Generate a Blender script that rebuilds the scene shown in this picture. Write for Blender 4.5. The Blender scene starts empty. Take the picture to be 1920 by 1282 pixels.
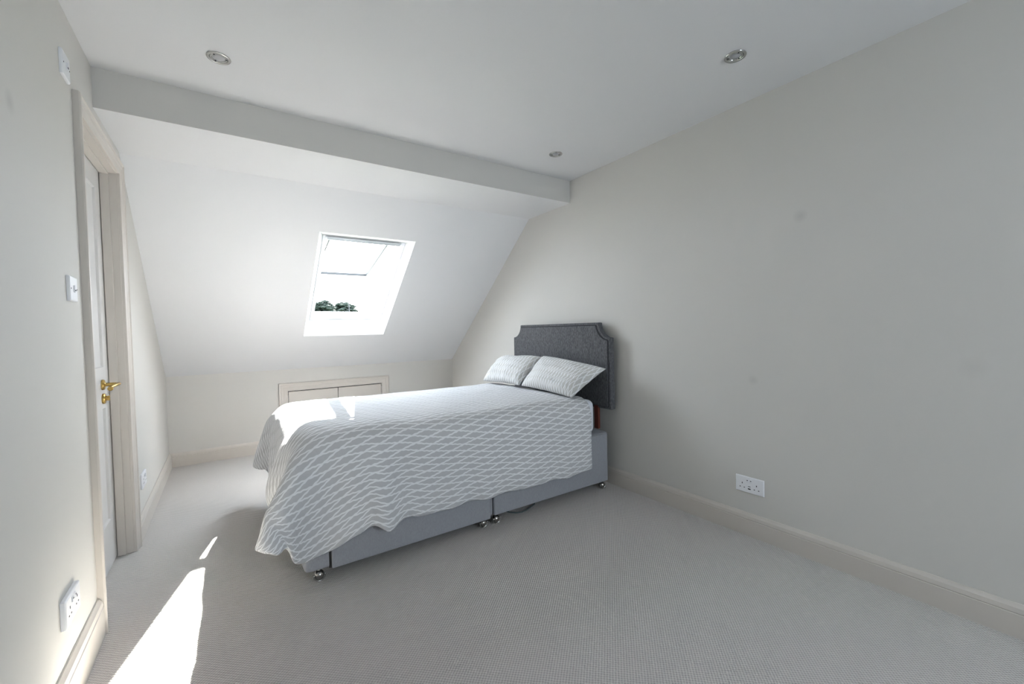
import bpy, bmesh, math, random, base64, zlib
import numpy as np
from mathutils import Vector, Matrix, noise
sc = bpy.context.scene
COL = sc.collection
random.seed(7)
# ------------------------------------------------------------------ camera
cam_d = bpy.data.cameras.new('camera'); cam = bpy.data.objects.new('camera', cam_d); COL.objects.link(cam)
cam_d.sensor_width = 36.0; cam_d.lens = 36.0*791.35/1920; cam_d.clip_start = .02; cam_d.clip_end = 400
yaw, pitch, roll = 0.59749, -0.02836, -0.02235
fw = Vector((math.sin(yaw)*math.cos(pitch), math.cos(yaw)*math.cos(pitch), math.sin(pitch)))
rt = Vector((math.cos(yaw), -math.sin(yaw), 0)); up = rt.cross(fw)
r2 = rt*math.cos(roll)+up*math.sin(roll); u2 = -rt*math.sin(roll)+up*math.cos(roll)
mw = Matrix((r2, u2, -fw)).transposed().to_4x4(); mw.translation = (0.4331, 0, 1.13)
cam.matrix_world = mw; sc.camera = cam
# ------------------------------------------------------------------ light
SKY = 13.0; SUN = 50.0
sc.view_settings.view_transform = 'Standard'; sc.view_settings.look = 'None'
sc.view_settings.exposure = 0.97; sc.view_settings.gamma = 1.0; sc.view_settings.use_curve_mapping = False
world = bpy.data.worlds.new('world'); sc.world = world; world.use_nodes = True
bg = world.node_tree.nodes['Background']; bg.inputs[0].default_value = (.80, .89, 1.0, 1); bg.inputs[1].default_value = SKY
sun_d = bpy.data.lights.new('sun', 'SUN'); sun = bpy.data.objects.new('sun', sun_d); COL.objects.link(sun)
sun_d.energy = SUN; sun_d.angle = math.radians(.53); sun_d.color = (1.0, .96, .9)
sun.rotation_euler = Vector((-.597, -1.075, -1.0)).to_track_quat('-Z', 'Y').to_euler()
sun.location = (6, 12, 12)
def portal(loc, d, sx, sy):
    l = bpy.data.lights.new('window_portal', 'AREA'); l.shape = 'RECTANGLE'; l.size = sx; l.size_y = sy
    l.cycles.is_portal = True; o = bpy.data.objects.new('window_portal', l); COL.objects.link(o)
    o.location = loc; o.rotation_euler = Vector(d).to_track_quat('-Z', 'Y').to_euler()
# ------------------------------------------------------------------ room numbers (metres; x right, y deep, z up)
W = 2.732; H = 2.297; YR = -2.5
YB = 2.518; HB = 2.124; YS = 3.063; YK = 4.698; HK = .791
portal((1.90, YR-.08, 1.5), (0, 1, 0), .9, 1.1)
sc.cycles.caustics_reflective = False
portal((1.42, 3.99, 1.70), (0, -.632, -.775), .62, .95)
# ------------------------------------------------------------------ helpers
def mat(name, col, rough=.6, metal=0, spec=.3, nodes=None, emit=None):
    m = bpy.data.materials.new(name); m.use_nodes = True; nt = m.node_tree; b = nt.nodes['Principled BSDF']
    b.inputs['Base Color'].default_value = (*col, 1); b.inputs['Roughness'].default_value = rough
    b.inputs['Metallic'].default_value = metal; b.inputs['Specular IOR Level'].default_value = spec
    if nodes: nodes(nt, b, col)
    return m
def N(nt, t, **kw):
    n = nt.nodes.new(t)
    for k, v in kw.items(): setattr(n, k, v)
    return n
def math_(nt, op, a, b=None, c=None):
    n = N(nt, 'ShaderNodeMath', operation=op)
    for i, v in enumerate((a, b, c)):
        if v is None: continue
        if isinstance(v, (int, float)): n.inputs[i].default_value = v
        else: nt.links.new(v, n.inputs[i])
    return n.outputs[0]
def bump(nt, b, h, dist, strength=1.0):
    bp = N(nt, 'ShaderNodeBump'); bp.inputs['Distance'].default_value = dist; bp.inputs['Strength'].default_value = strength
    nt.links.new(h, bp.inputs['Height']); nt.links.new(bp.outputs[0], b.inputs['Normal'])
def plaster(spots=()):
    def f(nt, b, col):
        co = N(nt, 'ShaderNodeTexCoord'); nz = N(nt, 'ShaderNodeTexNoise'); nz.inputs['Scale'].default_value = 90; nz.inputs['Detail'].default_value = 3
        nt.links.new(co.outputs['Object'], nz.inputs['Vector']); bump(nt, b, nz.outputs[0], .0006, .35)
        n2 = N(nt, 'ShaderNodeTexNoise'); n2.inputs['Scale'].default_value = 1.6; nt.links.new(co.outputs['Object'], n2.inputs['Vector'])
        mx = N(nt, 'ShaderNodeMix', data_type='RGBA'); mx.inputs[6].default_value = (*[c*.985 for c in col], 1); mx.inputs[7].default_value = (*[min(1, c*1.015) for c in col], 1)
        nt.links.new(n2.outputs[0], mx.inputs[0]); out = mx.outputs[2]
        for (p, r, s) in spots:      # faint scuffs on the paint
            d = N(nt, 'ShaderNodeVectorMath', operation='DISTANCE'); nt.links.new(co.outputs['Object'], d.inputs[0]); d.inputs[1].default_value = p
            k = math_(nt, 'DIVIDE', d.outputs['Value'], r); k = math_(nt, 'SUBTRACT', 1.0, k)
            k = math_(nt, 'MAXIMUM', k, 0.0); k = math_(nt, 'MULTIPLY', k, s)
            m2 = N(nt, 'ShaderNodeMix', data_type='RGBA'); nt.links.new(k, m2.inputs[0]); nt.links.new(out, m2.inputs[6]); m2.inputs[7].default_value = (.2, .2, .21, 1); out = m2.outputs[2]
        nt.links.new(out, b.inputs['Base Color'])
    return f
def carpet_nodes(nt, b, col):
    co = N(nt, 'ShaderNodeTexCoord'); mp = N(nt, 'ShaderNodeMapping'); nt.links.new(co.outputs['Object'], mp.inputs[0])
    mp.inputs['Rotation'].default_value = (0, 0, math.radians(0))
    nz = N(nt, 'ShaderNodeTexNoise'); nz.inputs['Scale'].default_value = 45; nt.links.new(mp.outputs[0], nz.inputs['Vector'])
    sx = N(nt, 'ShaderNodeSeparateXYZ'); nt.links.new(mp.outputs[0], sx.inputs[0])
    wob = math_(nt, 'MULTIPLY', nz.outputs[0], 1.6)
    x = math_(nt, 'ADD', math_(nt, 'MULTIPLY', sx.outputs[0], 2*math.pi/.0135), wob)
    y = math_(nt, 'ADD', math_(nt, 'MULTIPLY', sx.outputs[1], 2*math.pi/.0125), wob)
    h = math_(nt, 'MULTIPLY', math_(nt, 'SINE', x), math_(nt, 'SINE', y))
    h = math_(nt, 'ADD', math_(nt, 'MULTIPLY', h, .5), .5)
    n3 = N(nt, 'ShaderNodeTexNoise'); n3.inputs['Scale'].default_value = 700; nt.links.new(mp.outputs[0], n3.inputs['Vector'])
    h2 = math_(nt, 'ADD', h, math_(nt, 'MULTIPLY', n3.outputs[0], .35))
    bump(nt, b, h2, .004, .9)
    rp = N(nt, 'ShaderNodeMapRange'); nt.links.new(h2, rp.inputs[0]); rp.inputs[1].default_value = .15; rp.inputs[2].default_value = .95
    mx = N(nt, 'ShaderNodeMix', data_type='RGBA'); nt.links.new(rp.outputs[0], mx.inputs[0])
    mx.inputs[6].default_value = (*[c*.72 for c in col], 1); mx.inputs[7].default_value = (*[min(1, c*1.12) for c in col], 1)
    nt.links.new(mx.outputs[2], b.inputs['Base Color'])
def weave(scale, amt, dark):
    def f(nt, b, col):
        co = N(nt, 'ShaderNodeTexCoord'); mp = N(nt, 'ShaderNodeMapping'); nt.links.new(co.outputs['Object'], mp.inputs[0])
        mp.inputs['Scale'].default_value = (scale, scale, scale*.22)
        nz = N(nt, 'ShaderNodeTexNoise'); nz.inputs['Scale'].default_value = 1; nz.inputs['Detail'].default_value = 4; nt.links.new(mp.outputs[0], nz.inputs['Vector'])
        mr = N(nt, 'ShaderNodeMapRange'); nt.links.new(nz.outputs[0], mr.inputs[0]); mr.inputs[1].default_value = .3; mr.inputs[2].default_value = .7
        mx = N(nt, 'ShaderNodeMix', data_type='RGBA'); nt.links.new(mr.outputs[0], mx.inputs[0])
        mx.inputs[6].default_value = (*[c*dark for c in col], 1); mx.inputs[7].default_value = (*[min(1, c*(2-dark)) for c in col], 1)
        nt.links.new(mx.outputs[2], b.inputs['Base Color']); bump(nt, b, nz.outputs[0], amt, .6)
    return f
def ikat(m1, p1, m2, p2, turn=0.0):
    # woven lattice of pale lines round grey lozenges, in cloth UV metres: lines v = m*u, spaced p
    def f(nt, b, col):
        uv = N(nt, 'ShaderNodeUVMap'); s = N(nt, 'ShaderNodeSeparateXYZ'); nt.links.new(uv.outputs[0], s.inputs[0])
        nz = N(nt, 'ShaderNodeTexNoise'); nz.inputs['Scale'].default_value = 60; nz.inputs['Detail'].default_value = 2; nt.links.new(uv.outputs[0], nz.inputs['Vector'])
        u, v = s.outputs[0], s.outputs[1]
        w_ = math_(nt, 'MULTIPLY', math_(nt, 'SINE', math_(nt, 'MULTIPLY', u, 2*math.pi/.027)), .0010)
        v = math_(nt, 'ADD', v, w_)
        if turn:     # the cloth is pulled askew towards its foot corner
            q = math_(nt, 'MAXIMUM', math_(nt, 'SUBTRACT', u, 1.25), 0.0)
            v = math_(nt, 'ADD', v, math_(nt, 'MULTIPLY', math_(nt, 'MULTIPLY', q, q), turn))
        def line(m_, p_):
            fr = math_(nt, 'FRACT', math_(nt, 'DIVIDE', math_(nt, 'SUBTRACT', v, math_(nt, 'MULTIPLY', u, m_)), p_)); t = math_(nt, 'ABSOLUTE', math_(nt, 'SUBTRACT', fr, .5))
            t = math_(nt, 'ADD', t, math_(nt, 'MULTIPLY', math_(nt, 'SUBTRACT', nz.outputs[0], .5), .06))
            m = N(nt, 'ShaderNodeMapRange'); m.interpolation_type = 'SMOOTHSTEP'; nt.links.new(t, m.inputs[0]); m.inputs[1].default_value = .375; m.inputs[2].default_value = .42
            return m.outputs[0]
        k = math_(nt, 'MAXIMUM', line(m1, p1), line(m2, p2))
        n2 = N(nt, 'ShaderNodeTexNoise'); n2.inputs['Scale'].default_value = 900; nt.links.new(uv.outputs[0], n2.inputs['Vector'])
        mx = N(nt, 'ShaderNodeMix', data_type='RGBA'); nt.links.new(k, mx.inputs[0])
        mx.inputs[6].default_value = (*col, 1); mx.inputs[7].default_value = (.85, .85, .86, 1)
        nt.links.new(mx.outputs[2], b.inputs['Base Color'])
        w = N(nt, 'ShaderNodeTexNoise'); w.inputs['Scale'].default_value = 14; w.inputs['Detail'].default_value = 5; w.inputs['Distortion'].default_value = .8; nt.links.new(uv.outputs[0], w.inputs['Vector'])
        h = math_(nt, 'ADD', math_(nt, 'MULTIPLY', w.outputs[0], 1.0), math_(nt, 'MULTIPLY', n2.outputs[0], .03))
        bump(nt, b, h, .012, .45)
    return f
WALLC = (.635, .615, .58); WHITE = (.72, .717, .72); TRIM = (.60, .555, .505)
M = dict(
 wall=mat('wall_paint', WALLC, .75, nodes=plaster([((0, 1.621, 1.743), .035, .22)])),
 wall_r=mat('wall_paint_right', WALLC, .75, nodes=plaster([((W, .901, 1.645), .035, .20), ((W, 1.124, .838), .03, .16), ((W, .331, .95), .05, .08)])),
 white=mat('ceiling_paint', WHITE, .85, nodes=plaster()),
 reveal=mat('white_reveal', (.84, .84, .84), .6),
 trim=mat('trim_gloss', TRIM, .38, spec=.45),
 door=mat('door_paint', (.63, .615, .60), .4, spec=.4),
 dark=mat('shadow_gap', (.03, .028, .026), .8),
 carpet=mat('loop_carpet', (.645, .61, .58), .95, spec=.05, nodes=carpet_nodes),
 brass=mat('brass', (.50, .34, .11), .28, 1),
 chrome=mat('brushed_nickel', (.55, .55, .53), .22, 1),
 nickel=mat('dark_nickel', (.42, .40, .38), .18, 1),
 black=mat('black_rubber', (.02, .02, .022), .5),
 plastic=mat('white_plastic', (.84, .84, .86), .3, spec=.5),
 hole=mat('dark_hole', (.03, .03, .035), .6),
 grey=mat('grey_lens', (.45, .45, .46), .35),
 glass=None,
 base=mat('grey_base_fabric', (.34, .345, .37), .9, nodes=weave(420, .001, .9)),
 head=mat('charcoal_chenille', (.115, .115, .122), .92, nodes=weave(260, .0016, .45)),
 piping=mat('charcoal_piping', (.045, .045, .05), .8),
 mattress=mat('mattress_cover', (.80, .82, .87), .8, nodes=weave(150, .001, .97)),
 ikat=mat('lozenge_cotton', (.56, .555, .565), .85, spec=.15, nodes=ikat(.165, .034, -.28, .040, .22)),
 ikat2=mat('lozenge_pillow_cotton', (.60, .59, .57), .85, spec=.15, nodes=ikat(.24, .028, -.20, .028)),
 frame=mat('window_lacquer', (.85, .86, .87), .35),
 alu=mat('satin_aluminium', (.62, .63, .64), .35, .9),
 gasket=mat('grey_gasket', (.008, .009, .01), .6),
 redwood=mat('red_brown_strut', (.16, .045, .03), .5),
 cord=mat('grey_green_cord', (.10, .13, .13), .5),
 leaf=mat('tree_leaves', (.010, .014, .011), .8, spec=.05), leaf2=mat('pale_leaves', (.020, .026, .014), .8, spec=.05), bark=mat('bark', (.08, .06, .045), .9),
 grass=mat('grass', (.07, .10, .04), .9), render=mat('outside_brick', (.30, .2, .15), .9))
g = bpy.data.materials.new('window_glass'); g.use_nodes = True; nt = g.node_tree; nt.nodes.clear()
o_ = N(nt, 'ShaderNodeOutputMaterial'); tr = N(nt, 'ShaderNodeBsdfTransparent'); tr.inputs[0].default_value = (.95, .97, .97, 1); gl = N(nt, 'ShaderNodeBsdfGlossy'); gl.inputs['Roughness'].default_value = .02
ms = N(nt, 'ShaderNodeMixShader'); ms.inputs[0].default_value = .04; nt.links.new(tr.outputs[0], ms.inputs[1]); nt.links.new(gl.outputs[0], ms.inputs[2]); nt.links.new(ms.outputs[0], o_.inputs[0]); M['glass'] = g

def obj(name, bm, m, parent=None, smooth=False, bevel=0, seg=2, sub=0, angle=40):
    me = bpy.data.meshes.new(name)
    if isinstance(bm, bmesh.types.BMesh):
        bmesh.ops.recalc_face_normals(bm, faces=bm.faces); bm.to_mesh(me); bm.free()
    else: me = bm
    for mm in (m if isinstance(m, (list, tuple)) else [m]): me.materials.append(M[mm] if isinstance(mm, str) else mm)
    o = bpy.data.objects.new(name, me); COL.objects.link(o)
    if parent is not None: o.parent = parent
    if bevel:
        b = o.modifiers.new('bevel', 'BEVEL'); b.width = bevel; b.segments = seg; b.limit_method = 'ANGLE'; b.angle_limit = math.radians(35)
    if sub:
        s = o.modifiers.new('sub', 'SUBSURF'); s.levels = s.render_levels = sub
    if smooth:
        me.shade_smooth()
        if smooth == 'auto': me.set_sharp_from_angle(angle=math.radians(angle))
    elif bevel:
        me.shade_smooth(); me.set_sharp_from_angle(angle=math.radians(35))
    return o
def empty(name, loc=(0, 0, 0)):
    o = bpy.data.objects.new(name, None); COL.objects.link(o); o.location = loc; o.empty_display_size = .1; return o
def tag(o, label, cat, group=None):
    o['label'] = label; o['category'] = cat
    if group: o['group'] = group
    return o
def struct(o): o['kind'] = 'structure'; return o
def box(bm, a, b, mi=0):
    r = bmesh.ops.create_cube(bm, size=1); vs = r['verts']
    for v in vs: v.co = Vector([a[i]+(v.co[i]+.5)*(b[i]-a[i]) for i in range(3)])
    for f in {f for v in vs for f in v.link_faces}: f.material_index = mi
    return vs
def B(a, b, mi=0):
    bm = bmesh.new(); box(bm, a, b, mi); return bm
def lathe(bm, prof, n=32, origin=(0, 0, 0), axis='z', mi=0):
    # prof: list of (r, h); revolve about axis through origin
    ring = []
    for r, h in prof:
        row = []
        for k in range(n):
            a = 2*math.pi*k/n; p = (r*math.cos(a), r*math.sin(a), h)
            if axis == 'x': p = (p[2], p[0], p[1])
            elif axis == 'y': p = (p[0], p[2], p[1])
            row.append(bm.verts.new(Vector(p)+Vector(origin)))
        ring.append(row)
    for q in range(len(ring)-1):
        for k in range(n):
            f = bm.faces.new((ring[q][k], ring[q][(k+1) % n], ring[q+1][(k+1) % n], ring[q+1][k])); f.material_index = mi
    for row in (ring[0], ring[-1]):
        try: f = bm.faces.new(row); f.material_index = mi
        except ValueError: pass
def prism(bm, pts, ax, a, b, mi=0):
    # polygon pts (2D, the two other axes in order) extruded along axis ax
    def P(p, t):
        c = [0, 0, 0]; o = [i for i in range(3) if i != ax]; c[o[0]], c[o[1]] = p; c[ax] = t; return Vector(c)
    v0 = [bm.verts.new(P(p, a)) for p in pts]; v1 = [bm.verts.new(P(p, b)) for p in pts]; n = len(pts)
    fs = [bm.faces.new(v0), bm.faces.new(v1)]+[bm.faces.new((v0[i], v0[(i+1) % n], v1[(i+1) % n], v1[i])) for i in range(n)]
    for f in fs: f.material_index = mi
def stations(bm, rows, caps=True, closed_profile=True):
    vs = [[bm.verts.new(p) for p in r] for r in rows]; n = len(rows[0])
    for a, b in zip(vs[:-1], vs[1:]):
        for i in range(n if closed_profile else n-1): bm.faces.new((a[i], a[(i+1) % n], b[(i+1) % n], b[i]))
    if caps: bm.faces.new(vs[0]); bm.faces.new(vs[-1])
def tube(bm, pts, r, n=10, mi=0, taper=None):
    pts = [Vector(p) for p in pts]; rows = []
    for i, p in enumerate(pts):
        t = (pts[min(i+1, len(pts)-1)]-pts[max(i-1, 0)]).normalized(); a = t.orthogonal().normalized() if i == 0 else (a-t*a.dot(t)).normalized()
        b = t.cross(a); rr = r if taper is None else taper[i]
        rows.append([p+(a*math.cos(2*math.pi*k/n)+b*math.sin(2*math.pi*k/n))*rr for k in range(n)])
    stations(bm, rows)
# ================================================================== THE ROOM SHELL
T = .14
DY0, DY1, DZT = 2.262, 2.968, 1.988           # door opening in the left wall
struct(obj('floor', B((-.3, YR-.2, -.06), (W+.15, YK+.2, 0)), 'carpet'))
bm = bmesh.new()
for pts in ([(YR, 0), (DY0, 0), (DY0, H), (YR, H)], [(DY0, DZT), (DY1, DZT), (DY1, HB+.05), (DY0, HB+.05)],
            [(DY0, HB+.05), (YB+.1, HB+.05), (YB+.1, H), (DY0, H)],
            [(DY1, 0), (YK, 0), (YK, HK), (YS, HB), (DY1, HB)]):
    prism(bm, pts, 0, -T, 0)
struct(obj('wall_left', bm, 'wall'))
bm = bmesh.new(); prism(bm, [(YR, 0), (YK, 0), (YK, HK), (YS, HB), (YB+.05, HB), (YB+.05, H), (YR, H)], 0, W, W+.14)
struct(obj('wall_right', bm, 'wall_r'))
# back (knee) wall, with the opening behind the eaves cupboard
cx0, cx1, cz1 = .932, 1.861, .575
bm = bmesh.new()
box(bm, (-T, YK, 0), (cx0, YK+.1, HK)); box(bm, (cx1, YK, 0), (W+.14, YK+.1, HK)); box(bm, (cx0, YK, cz1), (cx1, YK+.1, HK))
struct(obj('wall_back', bm, 'wall'))
# flat ceiling, drop face and soffit, sloping ceiling with roof-window hole
struct(obj('ceiling', B((-T, YR-.14, H), (W+.14, YB+.12, H+.1)), 'white'))
bm = bmesh.new(); box(bm, (-T, YB, HB), (W+.14, YS+.04, H))
for f in bm.faces:
    if f.normal.z < -.5: f.material_index = 1
bmesh.ops.recalc_face_normals(bm, faces=bm.faces)
for f in bm.faces: f.material_index = 1 if f.normal.z < -.5 else 0
struct(obj('trim_1', bm, ['wall', 'white']))
SD = Vector((0, YK-YS, HK-HB)).normalized(); SN = Vector((0, .632, .775)); LS = Vector((0, YK-YS, HK-HB)).length
def SL(x, s, o): return Vector((x, YS, HB))+SD*s+SN*o
ix0, ix1, is0, is1 = 1.036, 1.773, .383, 1.596
ox0, ox1, os0, os1 = 1.090, 1.746, .500, 1.497      # at depth .12
def quad(bm, pts, mi=0):
    f = bm.faces.new([bm.verts.new(p) for p in pts]); f.material_index = mi
def ring(bm, a, b, mi=0):
    for i in range(4):
        j = (i+1) % 4; quad(bm, (a[i], a[j], b[j], b[i]), mi)
def rect(x0, x1, s0, s1, o): return [SL(x0, s0, o), SL(x1, s0, o), SL(x1, s1, o), SL(x0, s1, o)]
bm = bmesh.new()
inn = rect(ix0, ix1, is0, is1, 0); mid = rect(ox0, ox1, os0, os1, .12); outm = rect(ox0, ox1, os0, os1, .19)
oi = rect(-T, W+.14, 0, LS, 0); oo = rect(-T, W+.14, -.15, LS+.12, .19)
ring(bm, oi, inn, 0); ring(bm, inn, mid, 1); ring(bm, mid, outm, 1); ring(bm, outm, oo, 0); ring(bm, oo, oi, 0)
bmesh.ops.remove_doubles(bm, verts=bm.verts, dist=1e-5)
struct(obj('ceiling', bm, ['white', 'reveal']))
# rear end of the room, behind the camera: wall with a wide glazed opening
bm = bmesh.new()
RX0, RX1, RZ0, RZ1 = 1.45, 2.35, .95, 2.05
for a, b in (((-T, 0), (RX0, H)), ((RX1, 0), (W+.14, H)), ((RX0, 0), (RX1, RZ0)), ((RX0, RZ1), (RX1, H))):
    box(bm, (a[0], YR-.14, a[1]), (b[0], YR, b[1]))
struct(obj('wall_rear', bm, 'wall'))
wr = struct(empty('window_2', ((RX0+RX1)/2, YR-.07, RZ0)))
def rel(o, e): o.parent = e; o.matrix_parent_inverse = Matrix.Translation(e.location).inverted(); return o
bm = bmesh.new()
for a, b in (((RX0, RZ0), (RX0+.05, RZ1)), ((RX1-.05, RZ0), (RX1, RZ1)), ((RX0, RZ0), (RX1, RZ0+.05)), ((RX0, RZ1-.05), (RX1, RZ1)), ((1.82, RZ0), (1.88, RZ1))):
    box(bm, (a[0], YR-.10, a[1]), (b[0], YR-.04, b[1]))
rel(obj('window_frame', bm, 'frame'), wr)
rel(obj('pane', B((RX0+.04, YR-.073, RZ0+.04), (1.83, YR-.067, RZ1-.04)), 'glass'), wr)
rel(obj('pane', B((1.87, YR-.073, RZ0+.04), (RX1-.04, YR-.067, RZ1-.04)), 'glass'), wr)

# ------------------------------------------------------------------ skirting boards
def skirt_prof(h, t=.018): return [(0, 0), (t, 0), (t, h-.036), (t-.003, h-.034), (t-.001, h-.030), (t-.004, h-.014), (t-.010, h-.006), (t-.013, h), (0, h)]
def skirting(name, pts, h):
    # pts: list of (x, y, nx, ny): wall point and the mitred direction into the room
    pr_ = skirt_prof(h); bm = bmesh.new()
    stations(bm, [[Vector((x+nx*o, y+ny*o, z)) for o, z in pr_] for x, y, nx, ny in pts])
    return struct(obj(name, bm, 'trim', smooth='auto', angle=25))
skirting('baseboard_left', [(0, YR, 1, 0), (0, 2.197, 1, 0)], .146)
skirting('baseboard_left', [(0, 3.030, 1, 0), (0, YK, 1, -1)], .122)
skirting('baseboard_back', [(0, YK, 1, -1), (.849, YK, 0, -1)], .120)
skirting('baseboard_back', [(1.950, YK, 0, -1), (W, YK, -1, -1)], .120)
skirting('baseboard_right', [(W, YK, -1, -1), (W, YR, -1, 0)], .120)

# ------------------------------------------------------------------ door in the left wall
door = struct(empty('door_1', (-.06, 2.615, 0)))
ARCH = [(0, 0), (0, .011), (.004, .013), (.008, .011), (.026, .014), (.032, .0175), (.040, .0165), (.048, .019), (.053, .024), (.060, .023), (.064, .018), (.064, 0)]
def architrave(y0, y1, zt, P):
    bm = bmesh.new()
    rows = [[P(y0-w, 0, t) for w, t in ARCH], [P(y0-w, zt+w, t) for w, t in ARCH], [P(y1+w, zt+w, t) for w, t in ARCH], [P(y1+w, 0, t) for w, t in ARCH]]
    stations(bm, rows); return bm
rel(obj('architrave', architrave(DY0+.002, DY1-.004, DZT-.002, lambda y, z, t: Vector((t, y, z))), 'trim', smooth='auto', angle=25), door)
bm = bmesh.new()   # lining (jambs and head) with the stop bead
L = .006
for (a, b) in (((DY0, 0), (DY0+L, DZT)), ((DY1-L, 0), (DY1, DZT)), ((DY0, DZT-L), (DY1, DZT))):
    box(bm, (-T, a[0], a[1]), (0.0, b[0], b[1]))
S2 = .016
for (a, b) in (((DY0+L, 0), (DY0+S2, DZT-L)), ((DY1-S2, 0), (DY1-L, DZT-L)), ((DY0+S2, DZT-S2), (DY1-S2, DZT-L))):
    box(bm, (-.064, a[0], a[1]), (-.030, b[0], b[1]))
rel(obj('door_lining', bm, 'trim', bevel=.0015), door)
# leaf with four recessed panels
ly0, ly1, lz0, lz1 = DY0+L+.002, DY1-L-.003, .008, DZT-L-.003
leaf_x = -.067
ys_ = [ly0, 2.372, 2.565, 2.665, 2.862, ly1]; zs_ = [lz0, .232, .792, .992, 1.875, lz1]
bm = bmesh.new(); f0 = leaf_x
V = {}
def gv(x, y, z):
    k = (round(x, 5), round(y, 5), round(z, 5))
    if k not in V: V[k] = bm.verts.new(k)
    return V[k]
for i in range(5):
    for j in range(5):
        y0, y1, z0, z1 = ys_[i], ys_[i+1], zs_[j], zs_[j+1]
        if i in (1, 3) and j in (1, 3):
            c = [(y0, z0), (y1, z0), (y1, z1), (y0, z1)]; m_ = .006; d = [(y0+m_, z0+m_), (y1-m_, z0+m_), (y1-m_, z1-m_), (y0+m_, z1-m_)]
            for k in range(4):
                q = (k+1) % 4; bm.faces.new((gv(f0, *c[k]), gv(f0, *c[q]), gv(f0-.009, *d[q]), gv(f0-.009, *d[k])))
            bm.faces.new([gv(f0-.009, *p) for p in d])
        else: bm.faces.new([gv(f0, *p) for p in ((y0, z0), (y1, z0), (y1, z1), (y0, z1))])
box(bm, (f0-.040, ly0, lz0), (f0-.012, ly1, lz1))
for (a, b) in (((ly0, lz0), (ly0, lz1)), ((ly1, lz0), (ly1, lz1)), ((ly0, lz0), (ly1, lz0)), ((ly0, lz1), (ly1, lz1))):
    quad(bm, [(f0, a[0], a[1]), (f0, b[0], b[1]), (f0-.014, b[0], b[1]), (f0-.014, a[0], a[1])])
leaf = rel(obj('door_leaf', bm, 'door'), door)
def sub(o, p, root):      # parent to a part whose own parent is root
    o.parent = p; o.matrix_parent_inverse = Matrix.Translation(root.location).inverted() @ Matrix.Identity(4)
    o.matrix_parent_inverse = p.matrix_parent_inverse.copy() if False else Matrix.Identity(4); return o
hy, hz = 2.815, .908
bm = bmesh.new(); lathe(bm, [(.001, leaf_x), (.0255, leaf_x), (.0255, leaf_x+.006), (.022, leaf_x+.010), (.012, leaf_x+.012), (.0085, leaf_x+.014), (.0085, leaf_x+.040), (.001, leaf_x+.040)], 28, (0, hy, hz), 'x')
tube(bm, [(leaf_x+.036, hy, hz), (leaf_x+.054, hy-.003, hz), (leaf_x+.062, hy-.012, hz+.001), (leaf_x+.062, hy-.045, hz+.001), (leaf_x+.055, hy-.080, hz-.002), (leaf_x+.047, hy-.102, hz-.006)], .009, 14, taper=[.0085, .009, .009, .0075, .0065, .006])
lathe(bm, [(.001, -.006), (.008, -.006), (.0105, -.003), (.0105, .003), (.008, .006), (.001, .006)], 20, (leaf_x+.047, hy-.104, hz-.012), 'y')
h_ = obj('lever_handle', bm, 'brass', smooth='auto', angle=35); sub(h_, leaf, door); h_['label'] = 'brass lever handle on a round rose'
bm = bmesh.new(); lathe(bm, [(.001, leaf_x), (.0255, leaf_x), (.0255, leaf_x+.007), (.021, leaf_x+.011), (.001, leaf_x+.012)], 28, (0, hy+.002, hz-.068), 'x')
lathe(bm, [(.001, leaf_x+.010), (.006, leaf_x+.010), (.006, leaf_x+.022), (.001, leaf_x+.023)], 16, (0, hy+.002, hz-.066), 'x'); box(bm, (leaf_x+.012, hy-.001, hz-.078), (leaf_x+.026, hy+.005, hz-.055))
h_ = obj('lock_rose', bm, 'brass', smooth='auto', angle=35); sub(h_, leaf, door); h_['label'] = 'brass lock turn below the handle'
# near-black sheet added behind the door to keep the gap round it dark
struct(obj('dark_door_backing', B((-.32, 2.1, -.06), (-.30, 3.15, 2.2)), 'dark'))

# ------------------------------------------------------------------ eaves cupboard in the knee wall
cup = tag(empty('eaves_cupboard', (1.4, YK, 0)), 'low beige cupboard with two doors set in the knee wall behind the bed', 'cupboard')
K = [(w*1.25, t) for w, t in ARCH]
bm = bmesh.new()
stations(bm, [[Vector((cx0-w, YK-t, .02)) for w, t in K], [Vector((cx0-w, YK-t, cz1+w)) for w, t in K], [Vector((cx1+w, YK-t, cz1+w)) for w, t in K], [Vector((cx1+w, YK-t, .02)) for w, t in K]])
rel(obj('cupboard_frame', bm, 'trim', smooth='auto', angle=25), cup)
xm = 1.403
for a, b in ((cx0+.007, xm-.003), (xm+.003, cx1-.007)):
    d_ = rel(obj('cupboard_door', B((a, YK+.002, .05), (b, YK+.022, cz1-.009)), 'trim', bevel=.0015), cup)
for x in (cx0+.001, cx1-.001):
    bm = bmesh.new(); tube(bm, [(x, YK-.002, .47), (x, YK-.002, .535)], .005, 10); rel(obj('hinge', bm, 'nickel'), cup)
rel(obj('cupboard_gap_shade', B((cx0-.02, YK+.03, .02), (cx1+.02, YK+.05, cz1+.02)), 'dark'), cup)  # near-black sheet painting the shade in the gaps round the doors

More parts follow.
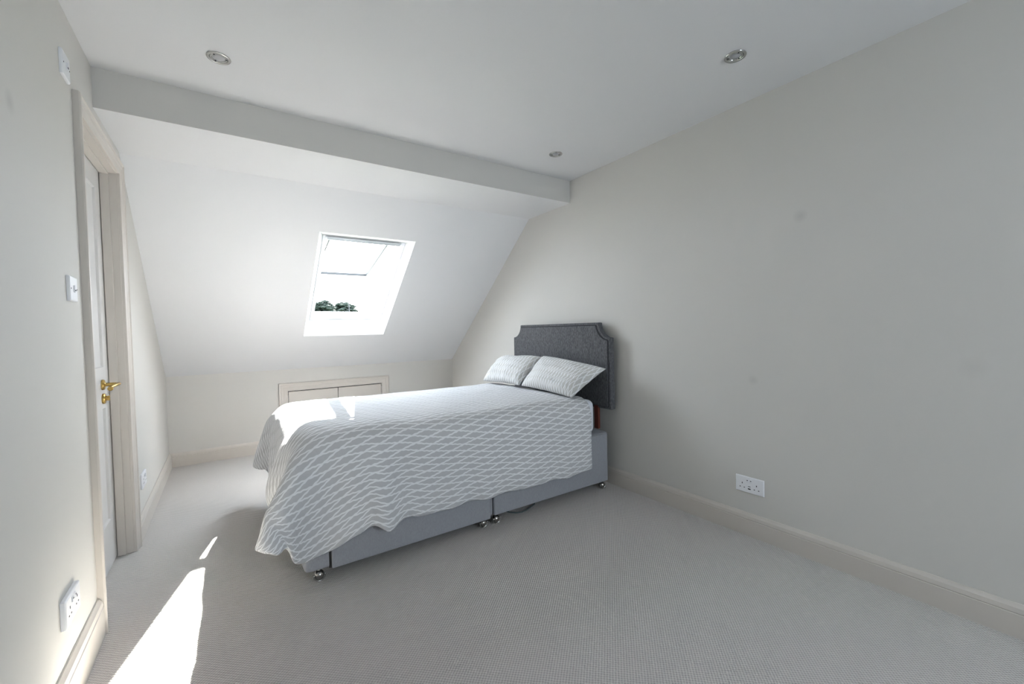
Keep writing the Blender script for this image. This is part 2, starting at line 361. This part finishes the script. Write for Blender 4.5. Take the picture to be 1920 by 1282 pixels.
# ------------------------------------------------------------------ roof window
win = struct(empty('window_1', SL(1.418, 1.0, .16)))
def sbox(bm, x0, x1, s0, s1, o0, o1):
    c = [SL(x, s, o) for x in (x0, x1) for s in (s0, s1) for o in (o0, o1)]; v = [bm.verts.new(p) for p in c]
    for q in ((0, 1, 3, 2), (4, 6, 7, 5), (0, 4, 5, 1), (2, 3, 7, 6), (0, 2, 6, 4), (1, 5, 7, 3)): bm.faces.new([v[i] for i in q])
fw_ = .042
bm = bmesh.new()
sbox(bm, ox0+.001, ox0+.030, os0+.001, os1-.001, .115, .21); sbox(bm, ox1-.030, ox1-.001, os0+.001, os1-.001, .115, .21)
sbox(bm, ox0+.030, ox1-.030, os1-.020, os1-.001, .115, .20); sbox(bm, ox0+.030, ox1-.030, os0+.001, os0+.030, .115, .21)
sbox(bm, ox1-.033, ox1-.030, os0+.03, os1-.020, .150, .20)
rel(obj('window_frame', bm, 'frame', bevel=.002), win)
bm = bmesh.new()
for x in (1.245, 1.575): sbox(bm, x-.020, x+.020, os1-.026, os1-.018, .135, .160)
rel(obj('striker_plate', bm, 'alu', bevel=.001), win)
# the sash, hinged at the top and swung outwards
al = math.radians(15.5); hp = SL(0, .568, .205); QD = Vector((0, math.cos(al), -math.sin(al))); QN = Vector((0, math.sin(al), math.cos(al)))
def SQ(x, s, o): return Vector((x, hp.y, hp.z))+QD*s+QN*o
def qbox(bm, x0, x1, s0, s1, o0, o1):
    c = [SQ(x, s, o) for x in (x0, x1) for s in (s0, s1) for o in (o0, o1)]; v = [bm.verts.new(p) for p in c]
    for q in ((0, 1, 3, 2), (4, 6, 7, 5), (0, 4, 5, 1), (2, 3, 7, 6), (0, 2, 6, 4), (1, 5, 7, 3)): bm.faces.new([v[i] for i in q])
sx0, sx1, sl_ = 1.108, 1.722, .885; st = .058
bm = bmesh.new()
qbox(bm, sx0, sx0+st, 0, sl_, 0, .05); qbox(bm, sx1-st-.010, sx1, 0, sl_, 0, .05); qbox(bm, sx0+st, sx1-st, 0, .05, 0, .05); qbox(bm, sx0+st, sx1-st, sl_-.078, sl_, 0, .05)
sash = rel(obj('window_sash', bm, 'frame', bevel=.002), win)
bm = bmesh.new(); qbox(bm, sx0+st-.002, sx1-st+.002, .048, sl_-.076, .024, .040); p_ = obj('pane', bm, 'glass'); sub(p_, sash, win)
bm = bmesh.new(); g_ = .011
for a in ((sx0+st, sx0+st+g_, .05, sl_-.078), (sx1-st-.010-g_, sx1-st-.010, .05, sl_-.078), (sx0+st, sx1-st, sl_-.078-g_, sl_-.078), (sx0+st, sx1-st, .05, .05+g_)): qbox(bm, *a, .002, .024)
p_ = obj('glazing_gasket', bm, 'gasket'); sub(p_, sash, win)
bm = bmesh.new(); qbox(bm, 1.385, 1.455, sl_-.060, sl_-.040, -.012, 0); qbox(bm, 1.400, 1.440, sl_-.056, sl_-.030, -.022, -.010); p_ = obj('sash_catch', bm, 'alu', bevel=.002); sub(p_, sash, win)
bm = bmesh.new()
a_, b_ = SL(1.118, .520, .100), SL(1.700, .520, .100)
tube(bm, [a_, b_], .009, 16); box(bm, (1.405, a_.y-.011, a_.z-.011), (1.418, a_.y+.011, a_.z+.011))
box(bm, (1.11, a_.y-.010, a_.z+.004), (1.708, a_.y+.012, a_.z+.014))
rel(obj('control_bar', bm, 'alu', smooth='auto'), win)
bm = bmesh.new(); tube(bm, [SL(1.690, 1.05, .19), SQ(1.690, .62, .0)], .006, 8); rel(obj('sash_stay', bm, 'alu', smooth=True), win)

# ================================================================== BED
bed = tag(empty('divan_bed', (1.67, 2.66, 0)), 'grey fabric divan bed base on small metal castors with charcoal upholstered headboard', 'bed')
BX0, BX1, BM0, BM1, BY0, BY1 = .692, 2.640, 1.690, 1.695, 2.066, 3.246
def rbox(bm, a, b, r, vert_only=False):
    vs = box(bm, a, b)
    es = list({e for v in vs for e in v.link_edges})
    if vert_only: es = [e for e in es if abs((e.verts[0].co-e.verts[1].co).normalized().z) > .9]
    bmesh.ops.bevel(bm, geom=es, offset=r, segments=5, profile=.5, affect='EDGES')
for n_, (a, b) in enumerate(((BX0, BM0-.002), (BM0+.002, BX1))):
    bm = bmesh.new(); rbox(bm, (a, BY0+.004, .052), (b, BY1, .398), .022 if n_ == 0 else .012)
    p = rel(obj('base_section', bm, 'base', smooth='auto', angle=30), bed)
    bm = bmesh.new(); tube(bm, [(a+.02, BY0+.002, .392), (b-.02, BY0+.002, .392)], .0035, 8); tube(bm, [(b-.004, BY0+.02, .394), (b-.004, BY1-.02, .394)], .0035, 8)
    sub(obj('top_piping', bm, 'base', smooth=True), p, bed)
    if n_ == 0:
        bm = bmesh.new(); rbox(bm, (.806, BY0-.008, .050), (1.660, BY0+.03, .375), .006)
        sub(obj('drawer_front', bm, 'base', smooth='auto', angle=30), p, bed)
        sub(obj('drawer_gap', B((.796, BY0+.001, .054), (.807, BY0+.01, .375)), 'dark'), p, bed); sub(obj('drawer_gap', B((1.660, BY0+.001, .054), (1.664, BY0+.01, .375)), 'dark'), p, bed)
def castor(x, y):
    bm = bmesh.new()
    lathe(bm, [(.001, .002), (.010, .0035), (.0175, .0095), (.0215, .018), (.0225, .024), (.0215, .030), (.0175, .0385), (.010, .0445), (.001, .046)], 24, (x, y, 0), 'z')
    c = rel(obj('castor', bm, 'nickel', smooth=True), bed)
    bm = bmesh.new(); tube(bm, [(x+.024*math.cos(t), y-.012, .024+.024*math.sin(t)) for t in [math.pi*(.9+1.2*k/14) for k in range(15)]], .003, 8)
    lathe(bm, [(.001, .040), (.008, .040), (.008, .056), (.001, .056)], 12, (x, y, 0), 'z')
    sub(obj('castor_rim', bm, 'chrome', smooth=True), c, bed)
for x in (.756, 1.628, 1.716, 2.600):
    for y in (2.098, 3.21): castor(x, y)
# headboard: scooped shoulders, border seam, two struts
HX0, HX1, HY0, HY1, HZ0, HZ1 = 2.640, 2.690, 2.040, 3.225, .556, 1.170
def head_outline(ins=0.0, n=10):
    R = .108; pts = [(HY0+ins, HZ0+ins), (HY1-ins, HZ0+ins)]
    cy, cz = HY1, HZ1
    for k in range(n+1):
        a = math.pi*1.5-math.pi/2*k/n; pts.append((cy-.004+(R+ins)*math.cos(a)*1.0, cz+(R+ins)*math.sin(a))) 
    pts[2:] = [(min(p[0], HY1-ins), min(p[1], HZ1-ins)) for p in pts[2:]]
    left = [(HY0+HY1-y, z) for y, z in pts[2:]][::-1]
    return pts+left
def clean(p):
    out = []
    for q in p:
        if not out or (abs(q[0]-out[-1][0])+abs(q[1]-out[-1][1])) > 1e-4: out.append(q)
    return out
bm = bmesh.new(); prism(bm, clean(head_outline()), 0, HX0+.006, HX1)
hb = rel(obj('headboard', bm, 'head', bevel=.006, seg=3), bed)
bm = bmesh.new(); prism(bm, clean(head_outline(.022)), 0, HX0-.004, HX0+.012)
hp_ = obj('padded_panel', bm, 'head', bevel=.006, seg=3); sub(hp_, hb, bed)
o2 = clean(head_outline(.020)); bm = bmesh.new(); tube(bm, [(HX0+.004, y, z) for y, z in o2+[o2[0]]], .0042, 8)
sub(obj('piping', bm, 'piping', smooth=True), hb, bed)
for y in (2.185, 3.08): rel(obj('headboard_strut', B((2.645, y-.02, .402), (2.665, y+.02, .62)), 'redwood', bevel=.002), bed)
# mattress
bm = bmesh.new(); rbox(bm, (.715, 2.092, .400), (2.548, 3.225, .634), .045)
mt = tag(obj('mattress', bm, 'mattress', smooth=True), 'white mattress showing at the head end of the bed, under the duvet', 'mattress')
# ------------------------------------------------------------------ duvet
# cloth solver: a flat sheet falls over the rounded block of base and mattress
def sim(P0, rest, steps, it, bend, dt=1/60, damp=.985, box=None, th=.015,pinr=None):
    NV,NU=P0.shape[:2]; P=P0.copy(); V=np.zeros_like(P)
    R=rest # flat coords NV,NU,2
    def L(a,b): return np.linalg.norm(R[a]-R[b],axis=-1)
    cons=[]
    def add(di,dj,comp):
        # pairs (j,i)-(j+dj,i+di)
        js=np.arange(0,NV-dj); isx=np.arange(max(0,-di),NU-max(0,di))
        J,I=np.meshgrid(js,isx,indexing='ij'); 
        # color
        if di and not dj: col=(I//abs(di))%2
        else: col=(J//dj)%2
        for c in (0,1):
            m=col==c; a=(J[m],I[m]); b=(J[m]+dj,I[m]+di)
            cons.append((a,b,np.linalg.norm(R[a]-R[b],axis=-1)[:,None],comp))
    add(1,0,0);add(0,1,0);add(1,1,2e-5);add(-1,1,2e-5)
    add(2,0,bend);add(0,2,bend)
    if bend<1e-1: add(4,0,bend*4);add(0,4,bend*4)
    pin=(P0[...,0]>.80)&(P0[...,1]>2.13)&(P0[...,1]<3.17) if pinr is None else pinr; lo=np.array(box[0]);hi=np.array(box[1]);r=box[2]
    for s in range(steps):
        V[...,2]-=9.8*dt; V[pin]=0; V*=damp; Q=P+V*dt
        np.clip(Q-P,-.03,.03,out=V); Q=P+V
        for k in range(it):
            for a,b,l,comp in cons:
                d=Q[b]-Q[a]; n=np.linalg.norm(d,axis=1,keepdims=True)+1e-9
                c=(n-l)/(2+comp/dt/dt)*d/n
                Q[a]+=c; Q[b]-=c
            Q[pin]=P[pin]
            # collision
            q=np.clip(Q,lo+r,hi-r); e=Q-q; dist=np.linalg.norm(e,axis=-1,keepdims=True)
            ins=dist[...,0]<1e-7
            pen=(r+th)-dist
            m=(pen[...,0]>0)&~ins
            Q[m]+=(e/np.maximum(dist,1e-9)*pen)[m]
            if ins.any():  # push up
                Q[ins,2]=hi[2]+th
            t=m|ins
            # friction
            if k==it-1:
                n=e/np.maximum(dist,1e-9); dx=Q-P; dn=(dx*n).sum(-1,keepdims=True)*n
                tang=dx-dn; Q[t]-=(tang*.75)[t]
            f=Q[...,2]<th+.01; Q[f,2]=th+.01
        Q[pin]=P[pin]; V=(Q-P)/dt; P=Q
    return P
def up(P,NU2,NV2):
    NV,NU=P.shape[:2]; out=np.zeros((NV2,NU2,P.shape[2]))
    a=np.linspace(0,NV-1,NV2); b=np.linspace(0,NU-1,NU2)
    for c in range(P.shape[2]):
        t=np.array([np.interp(b,np.arange(NU),P[j,:,c]) for j in range(NV)])
        out[:,:,c]=np.array([np.interp(a,np.arange(NV),t[:,i]) for i in range(NU2)]).T
    return out
def drape(FO=.38,ck=.3,it1=15,it2=30,s1=220,s2=60,LU=2.145,LV=2.06,x0=2.450,y0=1.60,ang=1.0,bend=1e-4,seed=3,shear=0.0):
    rng=np.random.default_rng(seed)
    NU,NV=43,38; an=np.radians(ang)
    u,v=np.meshgrid(np.linspace(0,LU,NU),np.linspace(0,LV,NV))
    a=np.clip((u-(LU-FO))/FO,0,1)
    for b,sg in ((np.clip((.47-v)/.47,0,1),1),(np.clip((v-(LV-.36))/.36,0,1),-1)):
        k=ck*a**1.5*b**1.5
        u=u-k*FO*a; v=v+sg*k*(.47 if sg>0 else .36)*b
    rest=np.stack([u,v],-1)
    z=.642+.004*rng.standard_normal(u.shape)
    P=np.stack([x0-u*np.cos(an)-v*np.sin(an)*0, y0+v+u*np.sin(an)+shear*u, z],-1)
    box=((.69,2.055,-1),(2.65,3.25,.625),.07)
    P=sim(P,rest,s1,it1,bend,box=box)
    NU2,NV2=85,75
    P=up(P,NU2,NV2); rest=up(rest,NU2,NV2)
    P=sim(P,rest,s2,it2,bend/2,box=box)
    return P
P = drape(); NV,NU=75,85
for _ in range(6):
    Q=P.copy(); Q[1:-1,1:-1]=.5*P[1:-1,1:-1]+.125*(P[2:,1:-1]+P[:-2,1:-1]+P[1:-1,2:]+P[1:-1,:-2]); P=Q
x,y,z=P[...,0],P[...,1],P[...,2]
far=np.clip((y-2.9)/.4,0,1)
k=.80-.28*far
x[:]=np.where(x<.66,.66-(.66-x)*k,x)
cy=np.clip((2.0-y)/.1,0,1)*np.clip((.75-x)/.15,0,1)
y[:]=np.where(y<2.03,2.03-(2.03-y)*.62,y)
y[:]=np.where(y>3.30,3.30-(3.30-y)*.6,y)
j,i=np.meshgrid(np.arange(NV),np.arange(NU),indexing='ij')
# hem weight (near side), 1 at hem
h=np.clip(1-j/22,0,1)**1.3
def g(c,w): return np.exp(-((i-c)/w)**2)
# lobe two of the corner droops, notch between lobes
z-= .048*h*g(69,6); z-=.018*h*g(65.5,6)
z+= .035*h*g(77.5,1.8); y+=.03*h*g(77.5,2.0)
# crease rising from the hem
h=h**1.6
z+= .028*h*g(57.5,1.3); z-=.018*h*g(55,2); y-=.022*h*g(55.3,2.0); y+=.012*h*g(58,1.4)
z-= .010*h*g(47,3); z+=.012*h*g(50,2)
z+= .010*h*g(62,2)
z+= .006*h*np.sin(i*.55)*np.clip((70-i)/30,0,1)
y-= .007*h*np.sin(i*.8+1.3)
# head-end hem corner rises slightly
z+= .015*h*np.clip(1-i/3.0,0,1)
x-= .055*np.exp(-((y-2.35)/.28)**2)*np.exp(-((z-.36)/.16)**2)*np.clip((.74-x)/.06,0,1)
# puff on top near the foot
t=np.clip((z-.6)/.04,0,1); z+=.016*t*np.exp(-((x-.85)/.35)**2)
z+=.014
NV, NU = 75, 85
dn = np.cross(np.gradient(P, axis=1), np.gradient(P, axis=0)); dn /= (np.linalg.norm(dn, axis=-1, keepdims=True)+1e-9)
if dn[35, 20, 2] < 0: dn = -dn
jj, ii = np.meshgrid(np.arange(NV), np.arange(NU), indexing='ij')
ed = np.minimum(np.minimum(ii*.026, (NU-1-ii)*.026), np.minimum(jj*.028, (NV-1-jj)*.028))
th = .004+.010*np.clip(ed/.10, 0, 1)**.5
vs = []; fs = []
wr_ = np.zeros((NV, NU))
for j in range(NV):
    for i in range(NU):
        u, v = i*2.145/84, j*2.06/74
        n1 = noise.noise(Vector((u*3.0, v*5.5, 3.1)))*.006+noise.noise(Vector((u*9+v*3, v*14, 9.7)))*.0025
        head = max(0, 1-u/.5); n1 += head*noise.noise(Vector((u*9, v*6, 1.7)))*.008
        side = max(0, min(1, (.5-v)/.2)); n1 += side*.004*math.sin(u*16+3*noise.noise(Vector((u*2, v*3, 0))))*max(0, 1-v/.5)
        wr_[j, i] = n1
Pt = P+dn*(th+wr_)[..., None]; Pb = P-dn*(th*.8)[..., None]
for A in (Pt, Pb):
    for j in range(NV):
        for i in range(NU): vs.append(tuple(A[j, i]))
n_ = NU*NV; ix = lambda j, i, k=0: k*n_+j*NU+i
for j in range(NV-1):
    for i in range(NU-1):
        fs.append((ix(j, i), ix(j, i+1), ix(j+1, i+1), ix(j+1, i))); fs.append((ix(j, i, 1), ix(j+1, i, 1), ix(j+1, i+1, 1), ix(j, i+1, 1)))
for i in range(NU-1):
    fs.append((ix(0, i), ix(0, i, 1), ix(0, i+1, 1), ix(0, i+1))); fs.append((ix(NV-1, i), ix(NV-1, i+1), ix(NV-1, i+1, 1), ix(NV-1, i, 1)))
for j in range(NV-1):
    fs.append((ix(j, 0), ix(j+1, 0), ix(j+1, 0, 1), ix(j, 0, 1))); fs.append((ix(j, NU-1), ix(j, NU-1, 1), ix(j+1, NU-1, 1), ix(j+1, NU-1)))
me = bpy.data.meshes.new('duvet'); me.from_pydata(vs, [], fs)
uvl = me.uv_layers.new(name='UVMap')
for l in me.loops:
    k = l.vertex_index % n_; uvl.data[l.index].uv = ((k % NU)*2.145/84, (k//NU)*2.06/74)
bm = bmesh.new(); bm.from_mesh(me); bpy.data.meshes.remove(me)
tag(obj('duvet', bm, 'ikat', smooth=True, sub=1), 'pale duvet with grey lozenge pattern draped over the bed, sunlit at the foot', 'duvet')
# ------------------------------------------------------------------ pillows
def pillow(name, c, T_, seed, label, nu=34, nv=26):
    BL, BR, TR, TL = [Vector(p) for p in c]      # u: far -> near along y ; v: bottom -> top
    bm = bmesh.new(); uvL = bm.loops.layers.uv.new('UVMap'); grid = []
    nrm = ((BR-BL).cross(TL-BL)).normalized()
    if nrm.x > 0: nrm = -nrm
    lu = (BR-BL).length; lv = (TL-BL).length
    info = {}
    for side in (1, -1):
        g2 = []
        for j in range(nv+1):
            row = []
            for i in range(nu+1):
                u, v = i/nu, j/nv; a, b = 2*u-1, 2*v-1
                pin = .050; uu = .5+.5*a*(1-pin*(1-b*b)); vv = .5+.5*b*(1-pin*1.1*(1-a*a))
                p = BL*(1-uu)*(1-vv)+BR*uu*(1-vv)+TR*uu*vv+TL*(1-uu)*vv
                e = max(0, (1-abs(a)**2.6))*max(0, (1-abs(b)**2.6)); t = T_*e**.52
                q = Vector((u*4+seed, v*4, side*2.0)); w = noise.noise(q)*.012+noise.noise(q*2.7)*.006
                w += .004*math.sin(u*46+seed)*max(0, 1-v*3.2)*(1-abs(a)**4)      # gathers on the lower seam
                w += .006*noise.noise(Vector((u*3+v*7+seed, v*2-u*5, 4)))
                t2 = (t if side > 0 else t*.30)+w*min(1, e*3)
                p = p+nrm*side*max(t2, .0)
                if j in (0, nv) or i in (0, nu): key = (i, j)
                else: key = (i, j, side)
                if key not in info: info[key] = bm.verts.new(p)
                row.append((info[key], u*lu, v*lv))
            g2.append(row)
        for j in range(nv):
            for i in range(nu):
                q = [g2[j][i], g2[j][i+1], g2[j+1][i+1], g2[j+1][i]]
                if side < 0: q = q[::-1]
                f = bm.faces.new([x[0] for x in q])
                for l, x in zip(f.loops, q): l[uvL].uv = (x[2], x[1])
    return tag(obj(name, bm, 'ikat2', smooth=True, sub=1), label, 'pillow', 'pillows at the head of the bed')
pillow('pillow', ((2.290, 3.20, .688), (2.330, 2.70, .690), (2.592, 2.700, .905), (2.520, 3.26, .885)), .085, 11.3, 'patterned pillow leaning on the headboard, farther from the camera')
pillow('pillow', ((2.335, 2.690, .689), (2.325, 2.085, .668), (2.585, 2.010, .852), (2.575, 2.700, .918)), .088, 2.9, 'patterned pillow leaning on the headboard, nearer the camera, its corner over the mattress edge')

# ================================================================== SMALL FITTINGS
def downlight(x, y, label):
    e = tag(empty('downlight', (x, y, H)), label, 'downlight', 'recessed ceiling downlights')
    bm = bmesh.new(); lathe(bm, [(.0435, 0), (.0440, -.002), (.0425, -.0045), (.036, -.0055), (.0335, -.004), (.0325, -.001), (.030, .004)], 40)
    # ring is a hollow shell: drop the caps
    for f in [f for f in bm.faces if len(f.verts) > 4]: bm.faces.remove(f)
    r = obj('trim_ring', bm, 'chrome', e, smooth=True)
    bm = bmesh.new(); lathe(bm, [(.0325, -.001), (.030, -.0035), (.026, -.0035), (.0245, -.001), (.0235, .002), (.001, .002)], 36); obj('lamp_holder', bm, 'chrome', e, smooth='auto')
    bm = bmesh.new(); lathe(bm, [(.0235, .0015), (.022, -.0015), (.012, -.003), (.001, -.0035)], 30); obj('lamp_lens', bm, 'grey', e, smooth=True)
    for k in range(3):
        bm = bmesh.new(); a = 2.0+k*2.094; lathe(bm, [(.001, -.0048), (.0030, -.0045), (.0034, -.003), (.0034, -.001), (.001, -.001)], 12, (.0275*math.cos(a), .0275*math.sin(a), 0))
        obj('clip', bm, 'hole', e, smooth='auto')
downlight(.453, 2.166, 'round nickel downlight in the ceiling near the door corner')
downlight(2.308, .983, 'round nickel downlight in the ceiling nearest the camera, by the right wall')
downlight(2.301, 2.177, 'round nickel downlight in the ceiling above the bed head, close to the dropped beam')

def plate(e, F, w, h, t):      # F(u, v, n): plate axes -> local coordinates
    bm = bmesh.new(); c = [(0, 0), (w, 0), (w, h), (0, h)]; b = .003
    rows = [[F(u, v, 0) for u, v in c], [F(u, v, t-b) for u, v in c], [F(min(max(u, b), w-b), min(max(v, b), h-b), t) for u, v in c]]
    stations(bm, rows); return obj('faceplate', bm, 'plastic', e, bevel=.0012)
def bx(F, u0, v0, n0, u1, v1, n1):
    bm = bmesh.new(); c = [F(u, v, n) for u in (u0, u1) for v in (v0, v1) for n in (n0, n1)]; vv = [bm.verts.new(p) for p in c]
    for q in ((0, 1, 3, 2), (4, 6, 7, 5), (0, 4, 5, 1), (2, 3, 7, 6), (0, 2, 6, 4), (1, 5, 7, 3)): bm.faces.new([vv[i] for i in q])
    return bm
def add(bm, b2):
    me = bpy.data.meshes.new('tmp'); b2.to_mesh(me); b2.free(); bm.from_mesh(me); bpy.data.meshes.remove(me)
def socket(loc, F, t, label, usb=False, plug_switch=True):
    e = tag(empty('wall_socket', loc), label, 'socket', 'double wall sockets')
    plate(e, F, .146, .086, t)
    for s in (.036, .110):
        for (u, v, w, h) in ((s, .052, .004, .008), (s-.011, .030, .006, .004), (s+.011, .030, .006, .004)):
            if usb: u, v = u, v-.004
            obj('pin_hole', bx(F, u-w/2, v-h/2, t-.002, u+w/2, v+h/2, t+.0006), 'hole', e)
    for s in ((.064, .082) if usb else (.060, .086)):
        add_ = bmesh.new(); add(add_, bx(F, s-.006, .058, t-.001, s+.006, .074, t+.003)); r_ = obj('rocker_switch', add_, 'plastic', e, bevel=.001)
        bm = bmesh.new(); add(bm, bx(F, s-.003, .066, t+.001, s+.003, .070, t+.0036)); o_2 = obj('switch_mark', bm, 'hole', r_)
    if usb:
        obj('usb_port', bx(F, .066, .020, t-.001, .080, .026, t+.0008), 'hole', e); obj('usb_port', bx(F, .067, .034, t-.001, .079, .037, t+.0008), 'hole', e)
    return e
socket((W, 1.215, .229), lambda u, v, n: Vector((-n, -u, v)), .009, 'white double socket with USB ports low on the right wall', usb=True)
socket((0, 1.785, .260), lambda u, v, n: Vector((n, u, v)), .014, 'white double socket low on the left wall nearest the camera, before the door')
socket((0, 3.240, .247), lambda u, v, n: Vector((n, u, v)), .010, 'white double socket low on the left wall beyond the door')
def switch(loc, label, t):
    e = tag(empty('light_switch', loc), label, 'switch'); F = lambda u, v, n: Vector((n, u, v))
    plate(e, F, .086, .086, t)
    r = obj('rocker_switch', bx(F, .037, .031, t-.001, .049, .055, t+.004), 'plastic', e, bevel=.0015)
    obj('screw_head', bx(F, .008, .041, t-.001, .011, .045, t+.0008), 'gasket', e); obj('screw_head', bx(F, .075, .041, t-.001, .078, .045, t+.0008), 'gasket', e); obj('switch_mark', bx(F, .038, .036, t+.003, .048, .040, t+.0046), 'gasket', r)
switch((0, 2.013, 1.262), 'white light switch on the left wall beside the door frame', .010)
switch((0, 2.060, 2.040), 'white switch plate high on the left wall above the door corner', .010)

bm = bmesh.new(); tube(bm, [(1.83, 2.20, .004), (1.855, 2.155, .004), (1.88, 2.125, .004), (1.915, 2.112, .004), (1.96, 2.118, .004), (2.00, 2.135, .005), (2.05, 2.16, .004), (2.09, 2.21, .004)], .0038, 8)
tag(obj('cable', bm, 'cord', smooth=True), 'thin dark cable on the carpet just under the bed edge', 'cable')

# ================================================================== OUTSIDE
struct(obj('ground', B((-40, 8, -6.6), (90, 130, -6.5)), 'grass'))
def tree(x, y, ztop, rx, rz, m, seed, label, n=5):
    e = tag(empty('tree', (x, y, -6.5)), label, 'tree', 'trees beyond the roof window')
    bm = bmesh.new(); random.seed(seed); cz = ztop-rz+6.5
    tube(bm, [(0, 0, 0), (.1, 0, cz*.4), (0, .1, cz)], .3, 10, taper=[.38, .3, .15])
    for k in range(5):
        a = k*1.3; tube(bm, [(0, 0, cz*.55+k*.25), (math.cos(a)*rx*.5, math.sin(a)*rx*.5, cz+.3)], .1, 6, taper=[.12, .05])
    obj('trunk', bm, 'bark', e, smooth=True)
    bm = bmesh.new()
    blobs = [(0, 0, cz, rx, rz)]+[(random.uniform(-.7, .7)*rx, random.uniform(-.5, .5)*rx, cz+random.uniform(-.6, .55)*rz, rx*random.uniform(.35, .55), rz*random.uniform(.35, .5)) for _ in range(n)]
    for bx_, by_, bz_, ra, rb in blobs:
        for _ in range(int(260 if ra == rx else 110)):
            v = Vector((random.gauss(0, 1), random.gauss(0, 1), random.gauss(0, 1))).normalized()*random.uniform(.75, 1.05)
            c = Vector((bx_+v.x*ra, by_+v.y*ra, bz_+v.z*rb)); s = random.uniform(.12, .30)*max(1, ra/1.1)
            r = bmesh.ops.create_icosphere(bm, subdivisions=1, radius=s); rot = Matrix.Rotation(random.uniform(0, 6), 3, 'Z')
            for w in r['verts']: w.co = rot @ Vector((w.co.x*1.2, w.co.y, w.co.z*.5))+c+Vector((random.uniform(-.05, .05),)*3)
    obj('foliage', bm, m, e)
tree(11.3, 60, 5.5, 1.35, 1.6, 'leaf', 1, 'dark round tree, tallest of the crowns seen through the roof window')
tree(16.2, 70, 6.0, 2.0, 1.9, 'leaf', 2, 'dark broad tree right of the tallest crown, seen through the roof window')
tree(7.6, 52, 4.0, 1.1, 1.5, 'leaf2', 3, 'small pale green tree at the left edge of the roof window view')
tree(17.0, 84, 6.1, 1.3, 1.6, 'leaf2', 4, 'pale green tree farthest away, between the two dark crowns')
tree(18.6, 73, 4.6, 1.0, .9, 'leaf2', 5, 'low pale tree right of the dark crowns')
bm = bmesh.new(); tube(bm, [(14.1, 58, -6.5), (14.1, 58, 5.0)], .06, 8); box(bm, (13.8, 57.97, 4.3), (14.4, 58.03, 4.36)); box(bm, (13.9, 57.97, 4.6), (14.3, 58.03, 4.65))
tag(obj('aerial_mast', bm, 'gasket'), 'thin aerial mast rising behind the trees outside', 'mast')
